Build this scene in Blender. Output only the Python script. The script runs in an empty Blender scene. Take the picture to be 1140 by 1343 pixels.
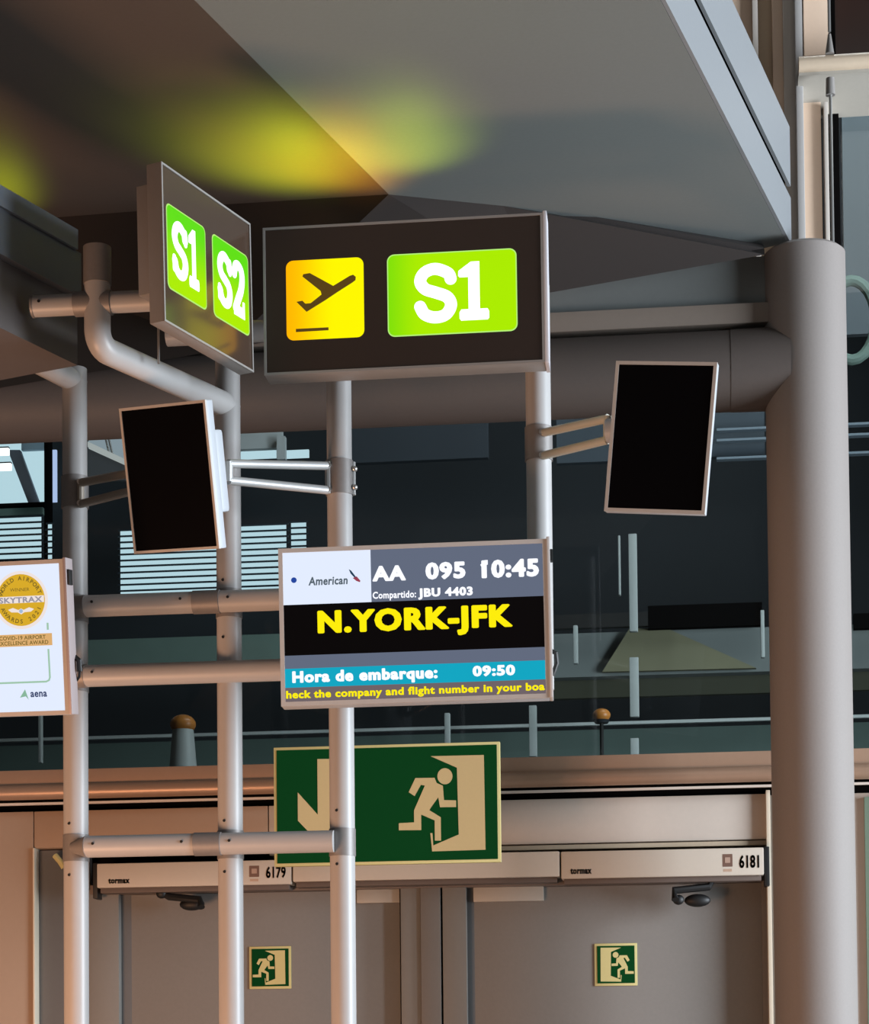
import bpy, bmesh, math, random
from mathutils import Vector, Matrix
from mathutils.geometry import tessellate_polygon
random.seed(4)
PI = math.pi
SC = bpy.context.scene
COL = SC.collection

# ------------------------------------------------------------------ camera
F, CX, CY = 2850.0, 570.0, 1312.0            # pixels, in the 1140x1343 frame
YAW, PITCH, ROLL = math.radians(6.5), 0.038, 0.0095
EYE = Vector((0, 0, 1.6))
FW = Vector((-math.sin(YAW)*math.cos(PITCH), math.cos(YAW)*math.cos(PITCH), math.sin(PITCH)))
_r0 = Vector((math.cos(YAW), math.sin(YAW), 0)); _u0 = _r0.cross(FW)
RT = math.cos(ROLL)*_r0 - math.sin(ROLL)*_u0
UP = math.cos(ROLL)*_u0 + math.sin(ROLL)*_r0
cam_data = bpy.data.cameras.new('camera')
cam = bpy.data.objects.new('camera', cam_data); COL.objects.link(cam)
M = Matrix.Identity(4)
for i in range(3):
    M[i][0] = RT[i]; M[i][1] = UP[i]; M[i][2] = -FW[i]; M[i][3] = EYE[i]
cam.matrix_world = M
cam_data.sensor_fit = 'VERTICAL'; cam_data.sensor_height = 36.0; cam_data.sensor_width = 36.0
cam_data.lens = F/1343*36.0
cam_data.shift_y = (CY-671.5)/1343
cam_data.clip_start = 0.05; cam_data.clip_end = 200
SC.camera = cam

def at(px, py, Y=None, Z=None, D=None):
    """world point seen at a pixel of the photo, on the plane y=Y or z=Z or at depth D"""
    d = FW + RT*((px-CX)/F) - UP*((py-CY)/F)
    t = D if D else (Y/d.y if Y is not None else (Z-1.6)/d.z)
    return EYE + d*t

# ------------------------------------------------------------------ world and lights
SC.view_settings.view_transform = 'Standard'; SC.view_settings.look = 'None'
SC.view_settings.exposure = 0.0; SC.view_settings.gamma = 1.0
SC.view_settings.use_curve_mapping = False
w = bpy.data.worlds.new('world'); SC.world = w; w.use_nodes = True
w.node_tree.nodes['Background'].inputs[0].default_value = (0.58, 0.57, 0.56, 1)
w.node_tree.nodes['Background'].inputs[1].default_value = 0.13

def area(name, loc, target, size, size_y, power, color):
    l = bpy.data.lights.new(name, 'AREA'); l.shape = 'RECTANGLE'; l.size = size; l.size_y = size_y
    l.energy = power; l.color = color
    o = bpy.data.objects.new(name, l); COL.objects.link(o); o.location = loc
    o.rotation_euler = (Vector(target)-Vector(loc)).to_track_quat('-Z', 'Y').to_euler()
    o['kind'] = 'helper'
    return o
area('daylight_window_right', (7.6, 5.2, 2.8), (-0.4, 6.9, 3.0), 3.2, 4.5, 1650, (0.82, 0.91, 1.0))
area('hall_lamps_left', (-3.1, 4.5, 0.7), (-1.3, 6.9, 2.6), 1.2, 1.0, 118, (1.0, 0.52, 0.29))
area('front_fill', (1.0, -3.0, 9.6), (-0.5, 8, 1.5), 5.0, 1.6, 70, (1.0, 0.96, 0.92))  # added fill from behind the camera, not a known lamp

# ------------------------------------------------------------------ materials
def lin(h):
    h = h.lstrip('#'); o = []
    for i in (0, 2, 4):
        c = int(h[i:i+2], 16)/255
        o.append(c/12.92 if c <= 0.04045 else ((c+0.055)/1.055)**2.4)
    return (*o, 1.0)
def mat(name, col, rough=0.6, metal=0.0, grain=0.06, scale=60.0, bump=0.0, emit=0.0, coat=0.0):
    m = bpy.data.materials.new(name); m.use_nodes = True
    nt = m.node_tree; b = nt.nodes['Principled BSDF']
    c = lin(col) if isinstance(col, str) else col
    b.inputs['Roughness'].default_value = rough; b.inputs['Metallic'].default_value = metal
    tc = nt.nodes.new('ShaderNodeTexCoord'); n = nt.nodes.new('ShaderNodeTexNoise')
    n.inputs['Scale'].default_value = scale; n.inputs['Detail'].default_value = 3
    nt.links.new(tc.outputs['Object'], n.inputs['Vector'])
    mr = nt.nodes.new('ShaderNodeMapRange'); mr.inputs[3].default_value = 1-grain; mr.inputs[4].default_value = 1+grain
    nt.links.new(n.outputs['Fac'], mr.inputs[0])
    vm = nt.nodes.new('ShaderNodeVectorMath'); vm.operation = 'SCALE'; vm.inputs[0].default_value = c[:3]
    nt.links.new(mr.outputs[0], vm.inputs['Scale'])
    nt.links.new(vm.outputs[0], b.inputs['Base Color'])
    if bump:
        bp = nt.nodes.new('ShaderNodeBump'); bp.inputs['Strength'].default_value = bump; bp.inputs['Distance'].default_value = 0.002
        nt.links.new(n.outputs['Fac'], bp.inputs['Height']); nt.links.new(bp.outputs[0], b.inputs['Normal'])
    if coat: b.inputs['Coat Weight'].default_value = coat; b.inputs['Coat Roughness'].default_value = 0.13
    if emit:
        b.inputs['Specular IOR Level'].default_value = 0.1
        b.inputs['Emission Color'].default_value = c; b.inputs['Emission Strength'].default_value = emit
        b.inputs['Base Color'].default_value = (0, 0, 0, 1)
        nt.links.remove(b.inputs['Base Color'].links[0])
    return m
def glow(name, col, s=1.0):
    return mat(name, col, rough=0.35, grain=0.0, emit=s)
def backlit(name, c0, c1, axis, k0, k1, s):
    """backlit plastic, its tubes a little uneven along one local axis"""
    m = mat(name, c0, rough=0.3, emit=s)
    nt = m.node_tree; b = nt.nodes['Principled BSDF']
    tc = nt.nodes.new('ShaderNodeTexCoord'); sp = nt.nodes.new('ShaderNodeSeparateXYZ')
    nt.links.new(tc.outputs['Object'], sp.inputs[0])
    mr = nt.nodes.new('ShaderNodeMapRange'); mr.inputs[1].default_value = k0; mr.inputs[2].default_value = k1
    mr.interpolation_type = 'SMOOTHSTEP'
    nt.links.new(sp.outputs[axis], mr.inputs[0])
    mx = nt.nodes.new('ShaderNodeMix'); mx.data_type = 'RGBA'
    mx.inputs[6].default_value = lin(c0); mx.inputs[7].default_value = lin(c1)
    nt.links.new(mr.outputs[0], mx.inputs[0]); nt.links.new(mx.outputs[2], b.inputs['Emission Color'])
    return m
def glass_mat(name, tint, refl=0.06):
    m = bpy.data.materials.new(name); m.use_nodes = True; nt = m.node_tree; nt.nodes.clear()
    o = nt.nodes.new('ShaderNodeOutputMaterial'); t = nt.nodes.new('ShaderNodeBsdfTransparent'); t.inputs[0].default_value = lin(tint)
    g = nt.nodes.new('ShaderNodeBsdfGlossy'); g.inputs['Roughness'].default_value = 0.0
    fr = nt.nodes.new('ShaderNodeFresnel'); fr.inputs[0].default_value = 1.25
    mx = nt.nodes.new('ShaderNodeMixShader')
    nt.links.new(fr.outputs[0], mx.inputs[0]); nt.links.new(t.outputs[0], mx.inputs[1]); nt.links.new(g.outputs[0], mx.inputs[2])
    nt.links.new(mx.outputs[0], o.inputs[0])
    return m

POLE = mat('satin_grey_paint', '#a3a1a0', 0.42, 0.0, 0.03, 25)
COLLAR = mat('collar_grey', '#7f7b79', 0.5, 0.3, 0.08, 80)
COLUMN = mat('column_paint', '#7f7874', 0.7, 0.1, 0.05, 120, 0.1)
BEAM = mat('beam_paint', '#4b433f', 0.6, 0.0, 0.06, 90, 0.1)
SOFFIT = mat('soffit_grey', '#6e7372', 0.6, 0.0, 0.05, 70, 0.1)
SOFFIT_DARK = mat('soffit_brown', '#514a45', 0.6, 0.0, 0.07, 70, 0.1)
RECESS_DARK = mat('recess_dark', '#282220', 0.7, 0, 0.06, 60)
FASCIA = mat('fascia_grey', '#7e8184', 0.5, 0.1, 0.04, 80)
BEIGE = mat('beige_panel', '#a08874', 0.55, 0, 0.03, 60)
BEIGE_L = mat('beige_light_frame', '#cfc6bd', 0.5, 0, 0.03, 60)
TAN = mat('tan_recess', '#b9a58d', 0.6, 0, 0.04, 60)
BEIGE_U = mat('beige_upper_lightened', '#e2c6ae', 0.55, 0, 0.03, 60)  # lightened copy of the beige, makes up for weak light on the upper framing
PANEL = mat('transom_panel', '#b0a69c', 0.6, 0, 0.04, 50)
DOOR = mat('door_leaf_grey', '#7c7975', 0.6, 0, 0.06, 90, 0.08)
DOOR_FRAME = mat('door_frame_grey', '#7f7c77', 0.5, 0.1, 0.04, 60)
DARKGREY = mat('side_panel_grey', '#5e5f60', 0.55, 0, 0.05, 60)
BLACK = mat('black_gap', '#0c0b0b', 0.7, 0, 0.0)
BLACK.node_tree.nodes['Principled BSDF'].inputs['Specular IOR Level'].default_value = 0.0
BLACKPL = mat('black_plastic', '#0a0a0b', 0.55, 0, 0.05)
OPER = mat('operator_cover', '#bcb2a5', 0.5, 0, 0.03, 60)
SILL = mat('bronze_sill', '#a0836e', 0.4, 0.3, 0.05, 40)
SIGNFRAME = mat('sign_frame_grey', '#8f8b88', 0.45, 0.3, 0.04, 60)
SIGNFACE = mat('sign_face_brown', '#2a1e18', 0.3, 0, 0.08, 50, coat=0.6)
BEZEL = mat('bezel_grey', '#bdb8b4', 0.4, 0.2, 0.04, 60)
SCREEN_OFF = mat('screen_black', '#040305', 0.5, 0, 0.0)
SCREEN_OFF.node_tree.nodes['Principled BSDF'].inputs['Specular IOR Level'].default_value = 0.06
SHELL = mat('monitor_back_grey', '#a9adb3', 0.5, 0.1, 0.03, 60)
ARM = mat('arm_grey', '#a9a9a8', 0.4, 0.3, 0.04, 60)
ARM_BROWN = mat('arm_tan', '#8f8579', 0.5, 0.2, 0.06, 60)
STEEL = mat('bolt_steel', '#c2c2c0', 0.3, 0.8, 0.02)
DUCT = mat('duct_dark_grey', '#4c4f55', 0.5, 0.2, 0.08, 30)
WHITE_GLOW = glow('letters_white', '#ffffff', 1.6)
YEL = backlit('pictogram_yellow', '#ffb000', '#f6ee00', 0, -0.36, -0.20, 1.1)
GRN = backlit('sign_green', '#7ddc08', '#a8e800', 0, -0.06, 0.06, 1.05)
GRN_S = backlit('sign_green_side', '#5fdc14', '#a8e800', 2, 0.10, -0.09, 1.05)
EDGEGLOW = glow('green_rim', '#b6f07a', 1.0)
ARROWBR = mat('pictogram_brown', '#6a5012', 0.5, 0, 0.0)
EXIT_GREEN = mat('exit_green', '#003d17', 0.8, 0, 0.10, 200)
EXIT_GREEN.node_tree.nodes['Principled BSDF'].inputs['Specular IOR Level'].default_value = 0.1
EXIT_CREAM = mat('exit_cream', '#c4b97f', 0.6, 0, 0.03, 100)
EXIT_CREAM2 = mat('exit_cream_warm', '#bca87a', 0.6, 0, 0.03, 100)
PRINT_DARK = mat('print_dark', '#3a3a38', 0.6, 0, 0)
PRINT_SOFT = mat('print_soft', '#7d7670', 0.6, 0, 0)
GLASS = glass_mat('tinted_glass', '#e0e6e6')
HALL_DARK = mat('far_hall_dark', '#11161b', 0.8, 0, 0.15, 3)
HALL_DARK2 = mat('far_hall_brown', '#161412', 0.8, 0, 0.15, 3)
SLAB = mat('concrete_slab', '#6a6f6d', 0.8, 0, 0.12, 6)
OLIVE = mat('olive_panel', '#726e56', 0.8, 0, 0.1, 6)
MULL = mat('pale_mullion', '#b2b6b3', 0.5, 0.1, 0.05)
SKYPANE = glow('daylight_pane', '#c4dce6', 1.5)
SKYWHITE = glow('lamp_white', '#ffffff', 2.4)
SLATM = mat('louvre_slat', '#5a8296', 0.5, 0, 0.1, 20)
AMBER = mat('amber_dome', '#c27a35', 0.4, 0, 0.1, 30)
GREENISH = mat('greenish_panel', '#6a7d74', 0.7, 0, 0.1, 8)
ROOFW = mat('pale_roof_panel', '#b9bcbc', 0.6, 0, 0.06, 10)
FLOORM = mat('terrazzo_floor', '#9d968d', 0.35, 0, 0.08, 20)

# ------------------------------------------------------------------ mesh helpers
def smooth_by_angle(me, ang=0.6):
    me.polygons.foreach_set('use_smooth', [True]*len(me.polygons))
    try: me.set_sharp_from_angle(angle=ang)
    except Exception: pass
def obj(name, bm, m, parent=None, smooth=True, local=False, kind=None):
    bmesh.ops.recalc_face_normals(bm, faces=bm.faces) if len(bm.faces) and not bm.get('flat') else None
    me = bpy.data.meshes.new(name); bm.bm.to_mesh(me); bm.bm.free()
    me.materials.append(m)
    if smooth: smooth_by_angle(me)
    o = bpy.data.objects.new(name, me); COL.objects.link(o)
    if parent:
        o.parent = parent
    if parent and not local:
        off = Vector((0, 0, 0)); p = parent
        while p: off += p.location; p = p.parent
        me.transform(Matrix.Translation(-off))
    if kind: o['kind'] = kind
    return o
class B:
    """collects shapes for one mesh"""
    def __init__(s): s.bm = bmesh.new(); s.props = {}
    @property
    def faces(s): return s.bm.faces
    def get(s, k): return s.props.get(k)
def _recalc(b): bmesh.ops.recalc_face_normals(b.bm, faces=b.bm.faces)
def _obj(name, b, m, parent=None, smooth=True, local=False, kind=None):
    if not b.props.get('flat'): _recalc(b)
    return obj_core(name, b.bm, m, parent, smooth, local, kind)
def obj_core(name, bm, m, parent, smooth, local, kind):
    me = bpy.data.meshes.new(name); bm.to_mesh(me); bm.free(); me.materials.append(m)
    if smooth: smooth_by_angle(me)
    o = bpy.data.objects.new(name, me); COL.objects.link(o)
    if parent: o.parent = parent
    if parent and not local:
        off = Vector((0, 0, 0)); p = parent
        while p: off += p.location; p = p.parent
        me.transform(Matrix.Translation(-off))
    if kind: o['kind'] = kind
    return o
obj = _obj
def box(b, x0, x1, y0, y1, z0, z1, bev=0.0):
    t = bmesh.new(); bmesh.ops.create_cube(t, size=1)
    for v in t.verts:
        v.co = Vector(((x0+x1)/2+v.co.x*(x1-x0), (y0+y1)/2+v.co.y*(y1-y0), (z0+z1)/2+v.co.z*(z1-z0)))
    if bev: bmesh.ops.bevel(t, geom=t.edges[:], offset=bev, segments=2, affect='EDGES', profile=0.6)
    me = bpy.data.meshes.new('t'); t.to_mesh(me); t.free(); b.bm.from_mesh(me); bpy.data.meshes.remove(me)
    return b
def tube(b, p, q, r, n=28, r2=None, cap=True):
    p, q = Vector(p), Vector(q); d = (q-p)
    rotm = d.to_track_quat('Z', 'Y').to_matrix().to_4x4()
    bmesh.ops.create_cone(b.bm, cap_ends=cap, segments=n, radius1=r, radius2=r if r2 is None else r2, depth=d.length,
                          matrix=Matrix.Translation((p+q)/2) @ rotm)
    return b
def ball(b, c, r, sc=(1, 1, 1)):
    bmesh.ops.create_uvsphere(b.bm, u_segments=20, v_segments=12, radius=r, matrix=Matrix.Translation(c) @ Matrix.Diagonal((*sc, 1)))
    return b
def path_tube(b, pts, r, n=12):
    pts = [Vector(p) for p in pts]
    rings = []
    nrm = None
    for i, p in enumerate(pts):
        t = ((pts[min(i+1, len(pts)-1)]-pts[max(i-1, 0)])).normalized()
        if nrm is None: nrm = t.orthogonal().normalized()
        nrm = (nrm - t*nrm.dot(t)).normalized(); bn = t.cross(nrm)
        rings.append([b.bm.verts.new(p + (nrm*math.cos(2*PI*k/n)+bn*math.sin(2*PI*k/n))*r) for k in range(n)])
    for a, c in zip(rings, rings[1:]):
        for k in range(n): b.bm.faces.new((a[k], a[(k+1) % n], c[(k+1) % n], c[k]))
    b.bm.faces.new(rings[0][::-1]); b.bm.faces.new(rings[-1])
    return b
def prism(b, pts, ext):
    """closed solid: polygon pts (3-D) extruded by vector ext"""
    ext = Vector(ext); pts = [Vector(p) for p in pts]
    tris = tessellate_polygon([pts])
    a = [b.bm.verts.new(p) for p in pts]; c = [b.bm.verts.new(p+ext) for p in pts]
    for t in tris:
        b.bm.faces.new([a[i] for i in t]); b.bm.faces.new([c[i] for i in reversed(t)])
    n = len(pts)
    for i in range(n): b.bm.faces.new((a[i], a[(i+1) % n], c[(i+1) % n], c[i]))
    return b
def flat(b, pts, y=0.0, th=0.0006):
    """flat print: 2-D polygon in local x,z, a fraction of a millimetre proud towards -y"""
    return prism(b, [(p[0], y, p[1]) for p in pts], (0, -th, 0))
def rrect(x0, x1, z0, z1, r, n=6):
    o = []
    for cx, cz, a0 in ((x1-r, z1-r, 0), (x0+r, z1-r, 90), (x0+r, z0+r, 180), (x1-r, z0+r, 270)):
        for k in range(n+1):
            a = math.radians(a0+90*k/n); o.append((cx+r*math.cos(a), cz+r*math.sin(a)))
    return o
def disc(cx, cz, r, n=24): return [(cx+r*math.cos(2*PI*k/n), cz+r*math.sin(2*PI*k/n)) for k in range(n)]
def ring_frame(b, W, H, t, y0, y1, bev=0.0):
    """rectangular frame, member width t, from y0 to y1"""
    box(b, -W/2, W/2, y0, y1, H/2-t, H/2); box(b, -W/2, W/2, y0, y1, -H/2, -H/2+t)
    box(b, -W/2, -W/2+t, y0, y1, -H/2+t, H/2-t); box(b, W/2-t, W/2, y0, y1, -H/2+t, H/2-t)
    return b
def text_bm(s, size, x, z, y, bold=0.0, ax='LEFT', sx=1.0, rot=0.0, shear=0.0):
    cu = bpy.data.curves.new('txt', 'FONT'); cu.body = s; cu.size = size; cu.offset = bold; cu.align_x = ax
    extra = max(0.0, bold-0.022*size); bold0 = bold; cu.offset = min(bold, 0.022*size)
    cu.shear = shear; cu.resolution_u = 3; cu.space_character = 1.0+2.2*bold/size
    to = bpy.data.objects.new('txt', cu); COL.objects.link(to)
    dg = bpy.context.evaluated_depsgraph_get(); dg.update()
    me = to.evaluated_get(dg).to_mesh()
    bm = bmesh.new(); bm.from_mesh(me)
    to.evaluated_get(dg).to_mesh_clear(); bpy.data.objects.remove(to); bpy.data.curves.remove(cu)
    if extra:
        src = bpy.data.meshes.new('t'); bm.to_mesh(src); bm.clear()
        for k in range(8):
            m2 = bmesh.new(); m2.from_mesh(src)
            for v in m2.verts: v.co.x += extra*math.cos(k*PI/4); v.co.y += extra*0.8*math.sin(k*PI/4)
            t2 = bpy.data.meshes.new('t2'); m2.to_mesh(t2); m2.free(); bm.from_mesh(t2); bpy.data.meshes.remove(t2)
        bpy.data.meshes.remove(src)
    for v in bm.verts:
        px, pz = v.co.x*sx, v.co.y
        c, sn = math.cos(rot), math.sin(rot)
        v.co = Vector((x+px*c-pz*sn, y, z+px*sn+pz*c))
    return bm
def text(parent, name, s, size, x, z, y, m, width=None, **k):
    """one line of flat lettering; width squeezes it to that length"""
    bm = text_bm(s, size, x, z, y, **k)
    if width:
        xs = [v.co.x for v in bm.verts]; x0, x1 = min(xs), max(xs)
        for v in bm.verts: v.co.x = x + (v.co.x-x0)/(x1-x0)*width
    me = bpy.data.meshes.new(name); bm.to_mesh(me); bm.free(); me.materials.append(m)
    o = bpy.data.objects.new(name, me); COL.objects.link(o); o.parent = parent
    return o
def empty(name, loc, label, cat, group=None, rot=(0, 0, 0), kind=None):
    o = bpy.data.objects.new(name, None); COL.objects.link(o); o.empty_display_size = 0.1
    o.location = loc; o.rotation_mode = 'XYZ'; o.rotation_euler = rot
    tag(o, label, cat, group, kind); return o
def tag(o, label=None, cat=None, group=None, kind=None):
    if label: o['label'] = label
    if cat: o['category'] = cat
    if group: o['group'] = group
    if kind: o['kind'] = kind
    return o
def struct(name, b, m, parent=None, label=None, cat=None, smooth=True):
    o = obj(name, b, m, parent, smooth)
    if parent is None: tag(o, label, cat, None, 'structure')
    return o
def pxbox(b, x0, x1, y0, y1, Y, th, bev=0.0, front=0.0):
    """box whose front face, on the plane y=Y, covers that pixel rectangle; axis aligned"""
    ym = (y0+y1)/2; xm = (x0+x1)/2
    X0 = at(x0, ym, Y=Y).x; X1 = at(x1, ym, Y=Y).x; Z1 = at(xm, y0, Y=Y).z; Z0 = at(xm, y1, Y=Y).z
    box(b, X0, X1, Y-front, Y+th, Z0, Z1, bev); return (X0, X1, Z0, Z1)
def zat(x, y, Y): return at(x, y, Y=Y).z
def xat(x, y, Y): return at(x, y, Y=Y).x

# ================================================================== SETTING
YW = 8.40          # face of the door wall
YF = 6.72          # plane of the pole frame
XL, XR = -5.0, 2.6
struct('floor', box(B(), -7, 7.0, -4, 9.2, -0.1, 0.0), FLOORM, label='pale polished stone floor of the gate hall', cat='floor')

# --- canopy soffit: grey strip between two parallel edges
E0, E1 = at(1037, 318, Z=4.6), at(873, 0, Z=4.6)
K0, K1 = at(510, 255, Z=4.6), at(255, 0, Z=4.6)
eb = at(660, 270, Z=4.6); ec = at(1000, 326, Z=4.6)
de = (E1-E0).normalized(); dk = (K1-K0).normalized()
Ef = E0+de*6.5; Kf = K0+dk*6.5
b = B(); nin = Vector((de.y, -de.x, 0)); nin = (nin if nin.x < 0 else -nin)*0.013
prism(b, [K0, eb, ec, E0+nin, Ef+nin, Kf], (0, 0, 0.03))
ceil = struct('ceiling', b, SOFFIT, label='grey canopy soffit over the gate', cat='ceiling')
# the brown panel left of the crease rises gently away
up = 0.14
def lift(x, y, z0=4.6): return at(x, y, Z=z0)
nrm_b = Vector((dk.y, -dk.x, 0)); nrm_b = nrm_b if nrm_b.x < 0 else -nrm_b      # horizontal, away from the crease to the left
pl_n = nrm_b.cross(dk) ; pl_n = (nrm_b + Vector((0, 0, up))).cross(dk).normalized()
def at_brown(px, py):
    d = (at(px, py, D=1.0)-EYE); return EYE + d*((K0-EYE).dot(pl_n)/d.dot(pl_n))
Bm, Bl = at_brown(296, 268), at_brown(-120, 300)
Blf = Kf + (nrm_b + Vector((0, 0, up)))*4.2
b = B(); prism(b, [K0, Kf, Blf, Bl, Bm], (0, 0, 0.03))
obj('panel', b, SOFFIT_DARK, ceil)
# fascia: two bands with a black slit
def band(z0, z1, m, name, inset=0.0, parent=None):
    n = Vector((de.y, -de.x, 0)); n = n if n.x < 0 else -n
    b = B(); p, q = E0 + n*inset - de*0.02, Ef + n*inset
    prism(b, [Vector((p.x, p.y, z0)), Vector((q.x, q.y, z0)), Vector((q.x, q.y, z1)), Vector((p.x, p.y, z1))], n*0.012)
    return b
fas = struct('trim_1', band(4.60, 4.770, FASCIA, ''), FASCIA, label='pale grey edge fascia of the canopy split by a black slit', cat='fascia')
obj('upper_band', band(4.812, 5.03, FASCIA, ''), FASCIA, fas)
obj('slit', band(4.70, 4.90, BLACK, '', 0.02), BLACK, fas)
# dark underside behind the canopy's back edge, slanting down
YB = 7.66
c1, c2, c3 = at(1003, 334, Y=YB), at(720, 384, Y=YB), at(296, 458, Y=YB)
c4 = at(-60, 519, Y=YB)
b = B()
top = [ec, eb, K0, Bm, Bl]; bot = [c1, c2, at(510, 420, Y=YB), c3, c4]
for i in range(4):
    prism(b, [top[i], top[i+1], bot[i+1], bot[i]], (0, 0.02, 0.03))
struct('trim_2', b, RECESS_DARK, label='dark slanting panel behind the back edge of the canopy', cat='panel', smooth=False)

# --- column and tubular beam
cc = at(1056, 400, D=7.82); CXc, CYc = cc.x, cc.y; CR = 0.1455
ztop = at(1056, 327, D=7.80).z
b = B(); tube(b, (CXc, CYc, 0), (CXc, CYc, ztop-0.012), CR, 64); tube(b, (CXc, CYc, ztop-0.012), (CXc, CYc, ztop), CR, 64, r2=CR-0.014)
bmesh.ops.remove_doubles(b.bm, verts=b.bm.verts, dist=0.0005)
colm = struct('pillar', b, COLUMN, label='big round grey column at the right', cat='column')
b = B(); tube(b, (CXc, CYc, 0), (CXc, CYc, 0.06), CR+0.02, 48); obj('base_collar', b, COLLAR, colm)
bz0 = zat(960, 526, CYc-0.1); bz1 = zat(960, 424, CYc-0.1); bzc = (bz0+bz1)/2; br = (bz1-bz0)/2*1.02
b = B(); tube(b, (-4.8, CYc, bzc), (CXc-0.07, CYc, bzc), br, 56)
bm_ = struct('trim_3', b, BEAM, label='thick round tube beam running from the column to the left', cat='beam')
b = B(); tube(b, (CXc-0.27, CYc, bzc), (CXc-0.06, CYc, bzc), br+0.0015, 56, r2=br+0.004); obj('joint_sleeve', b, BEAM, bm_)
YP = CYc-0.03
b = B(); z1 = zat(960, 338, YP); z0 = zat(960, 402, YP)
prism(b, [(-4.8, YP, z0), (CXc-0.05, YP, z0), (CXc-0.05, YP, z1), (-4.8, YP, z1-0.02)], (0, 0.05, 0))
pl = struct('trim_4', b, mat('plate_grey', '#646867', 0.6, 0, 0.05, 60), label='flat grey plate on top of the round tube beam', cat='beam plate')
b = B(); box(b, -4.8, CXc-0.05, YP-0.03, YP+0.05, zat(960, 428, YP), z0, 0.003); obj('ledge', b, mat('ledge_brown', '#6c6158', 0.6, 0, 0.05, 60), pl)
# glazing head and rear wall above the beam
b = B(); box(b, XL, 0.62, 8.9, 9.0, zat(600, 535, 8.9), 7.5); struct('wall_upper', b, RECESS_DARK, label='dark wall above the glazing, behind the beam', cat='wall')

# --- window wall (glazing) above the doors
zs = at(600, 1000, Y=YW).z - 0.02     # sill top
gx0, gx1 = -4.0, XR
b = B(); box(b, gx0, xat(1041, 700, YW), YW+0.10, YW+0.112, zs, 4.55)
win = struct('window_1', b, GLASS, label='large tinted glass pane above the doors', cat='window')
xr = xat(1104, 240, YW+0.1)
b = B(); box(b, xr, XR, YW+0.10, YW+0.112, zs, zat(1120, 133, YW+0.1)); win2 = struct('window_2', b, GLASS, label='tinted glass pane right of the round column', cat='window')
def facade(name, x0, x1, y0, y1, m, Y=YW, th=0.06, parent=None, bev=0.002):
    b = B(); pxbox(b, x0, x1, y0, y1, Y, th, bev)
    return obj(name, b, m, parent)
# --- facade framing at upper right
zt = zat(1050, -60, YW)
fr = empty('wall_right', at(1010, 400, Y=YW), 'beige framed facade of vertical posts and panels at the upper right', 'wall', kind='structure')
for nm, x0, x1, m, Y in (('panel', 940, 989, BEIGE_U, YW), ('frame', 989, 996, BEIGE_L, YW-0.03), ('panel', 996, 1015, TAN, YW+0.05),
                         ('frame', 1015, 1029, BEIGE_U, YW), ('frame', 1029, 1046, BEIGE_L, YW-0.02)):
    xa, xb = xat(x0, 150, Y), xat(x1, 150, Y)
    b = B(); box(b, xa, xb, Y, YW+0.1, 4.3, zt+0.3, 0.002); obj(nm, b, m, fr)
post = B(); box(post, xat(1045.5, 200, YW-0.08), xat(1055, 200, YW-0.08), YW-0.08, YW+0.1, 0, zt+0.3, 0.004); obj('post', post, mat('post_grey', '#b9b6b4', 0.5, 0.2, 0.03), fr)
facade('panel', 1054, 1086, -80, 72, BEIGE_U, YW, 0.06, fr)
facade('panel', 1054, 1090, 133, 1343+420, BEIGE_U, YW, 0.06, fr)
facade('edge_strip', 1088, 1093, 133, 985, BEIGE_L, YW-0.03, 0.09, fr)
facade('dark_gap', 1092, 1107, 130, 985, BLACK, YW+0.06, 0.02, fr)
facade('dark_gap', 1085, 1095, -80, 74, BLACK, YW+0.08, 0.02, fr)
b = B(); pxbox(b, 1095, 1250, -80, 74, YW+0.09, 0.01); struct('window_3', b, mat('brown_glass', '#2e1d18', 0.15, 0, 0.1, 5), label='dark brown reflecting pane in the top right corner', cat='window')
# transom at the upper right: round nose over a flat underside
b = B(); ya = YW-0.16
zA, zB, zC = zat(1090, 76, ya), zat(1090, 97, ya), zat(1090, 130, YW-0.02)
xT0 = xat(1048, 100, ya)
prism(b, [(xT0, ya, zB), (xT0, ya, zA-0.02), (xT0, YW+0.08, zA-0.01), (xT0, YW+0.08, zC-0.03), (xT0, ya+0.03, zC+0.05)], (1.6, 0, 0))
tr = struct('trim_5', b, mat('transom_grey', '#aaa49a', 0.5, 0.1, 0.04), label='horizontal beige transom at the upper right corner', cat='transom')
b = B(); tube(b, (xT0, ya, zA-0.02), (xT0+1.6, ya, zA-0.02), 0.03, 20); obj('nose', b, mat('nose_beige', '#cdb9a2', 0.4, 0.1, 0.04), tr)
# stay cable of the glazing with its turnbuckle
ck = empty('stay_cable', at(1089, 340, Y=ya-0.02), 'thin steel stay cable passing the transom at upper right', 'cable')
xc = xat(1089, 100, ya-0.02)
b = B(); tube(b, (xc, ya-0.02, zat(1089, 45, ya)), (xc, ya-0.02, zt+0.3), 0.006, 10); obj('cable', b, STEEL, ck)
b = B(); tube(b, (xc, ya-0.02, zat(1089, 74, ya)), (xc, ya-0.02, zat(1089, 48, ya)), 0.017, 16, r2=0.006); obj('end_fitting', b, SIGNFRAME, ck)
b = B(); tube(b, (xc, ya-0.02, zat(1089, 128, ya)), (xc, ya-0.02, zat(1089, 106, ya)), 0.018, 16, r2=0.016); obj('end_fitting', b, SIGNFRAME, ck)
b = B(); tube(b, (xc, ya-0.02, zat(1089, 335, ya)), (xc, ya-0.02, zat(1089, 128, ya)), 0.006, 10); obj('cable', b, STEEL, ck)

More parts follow.
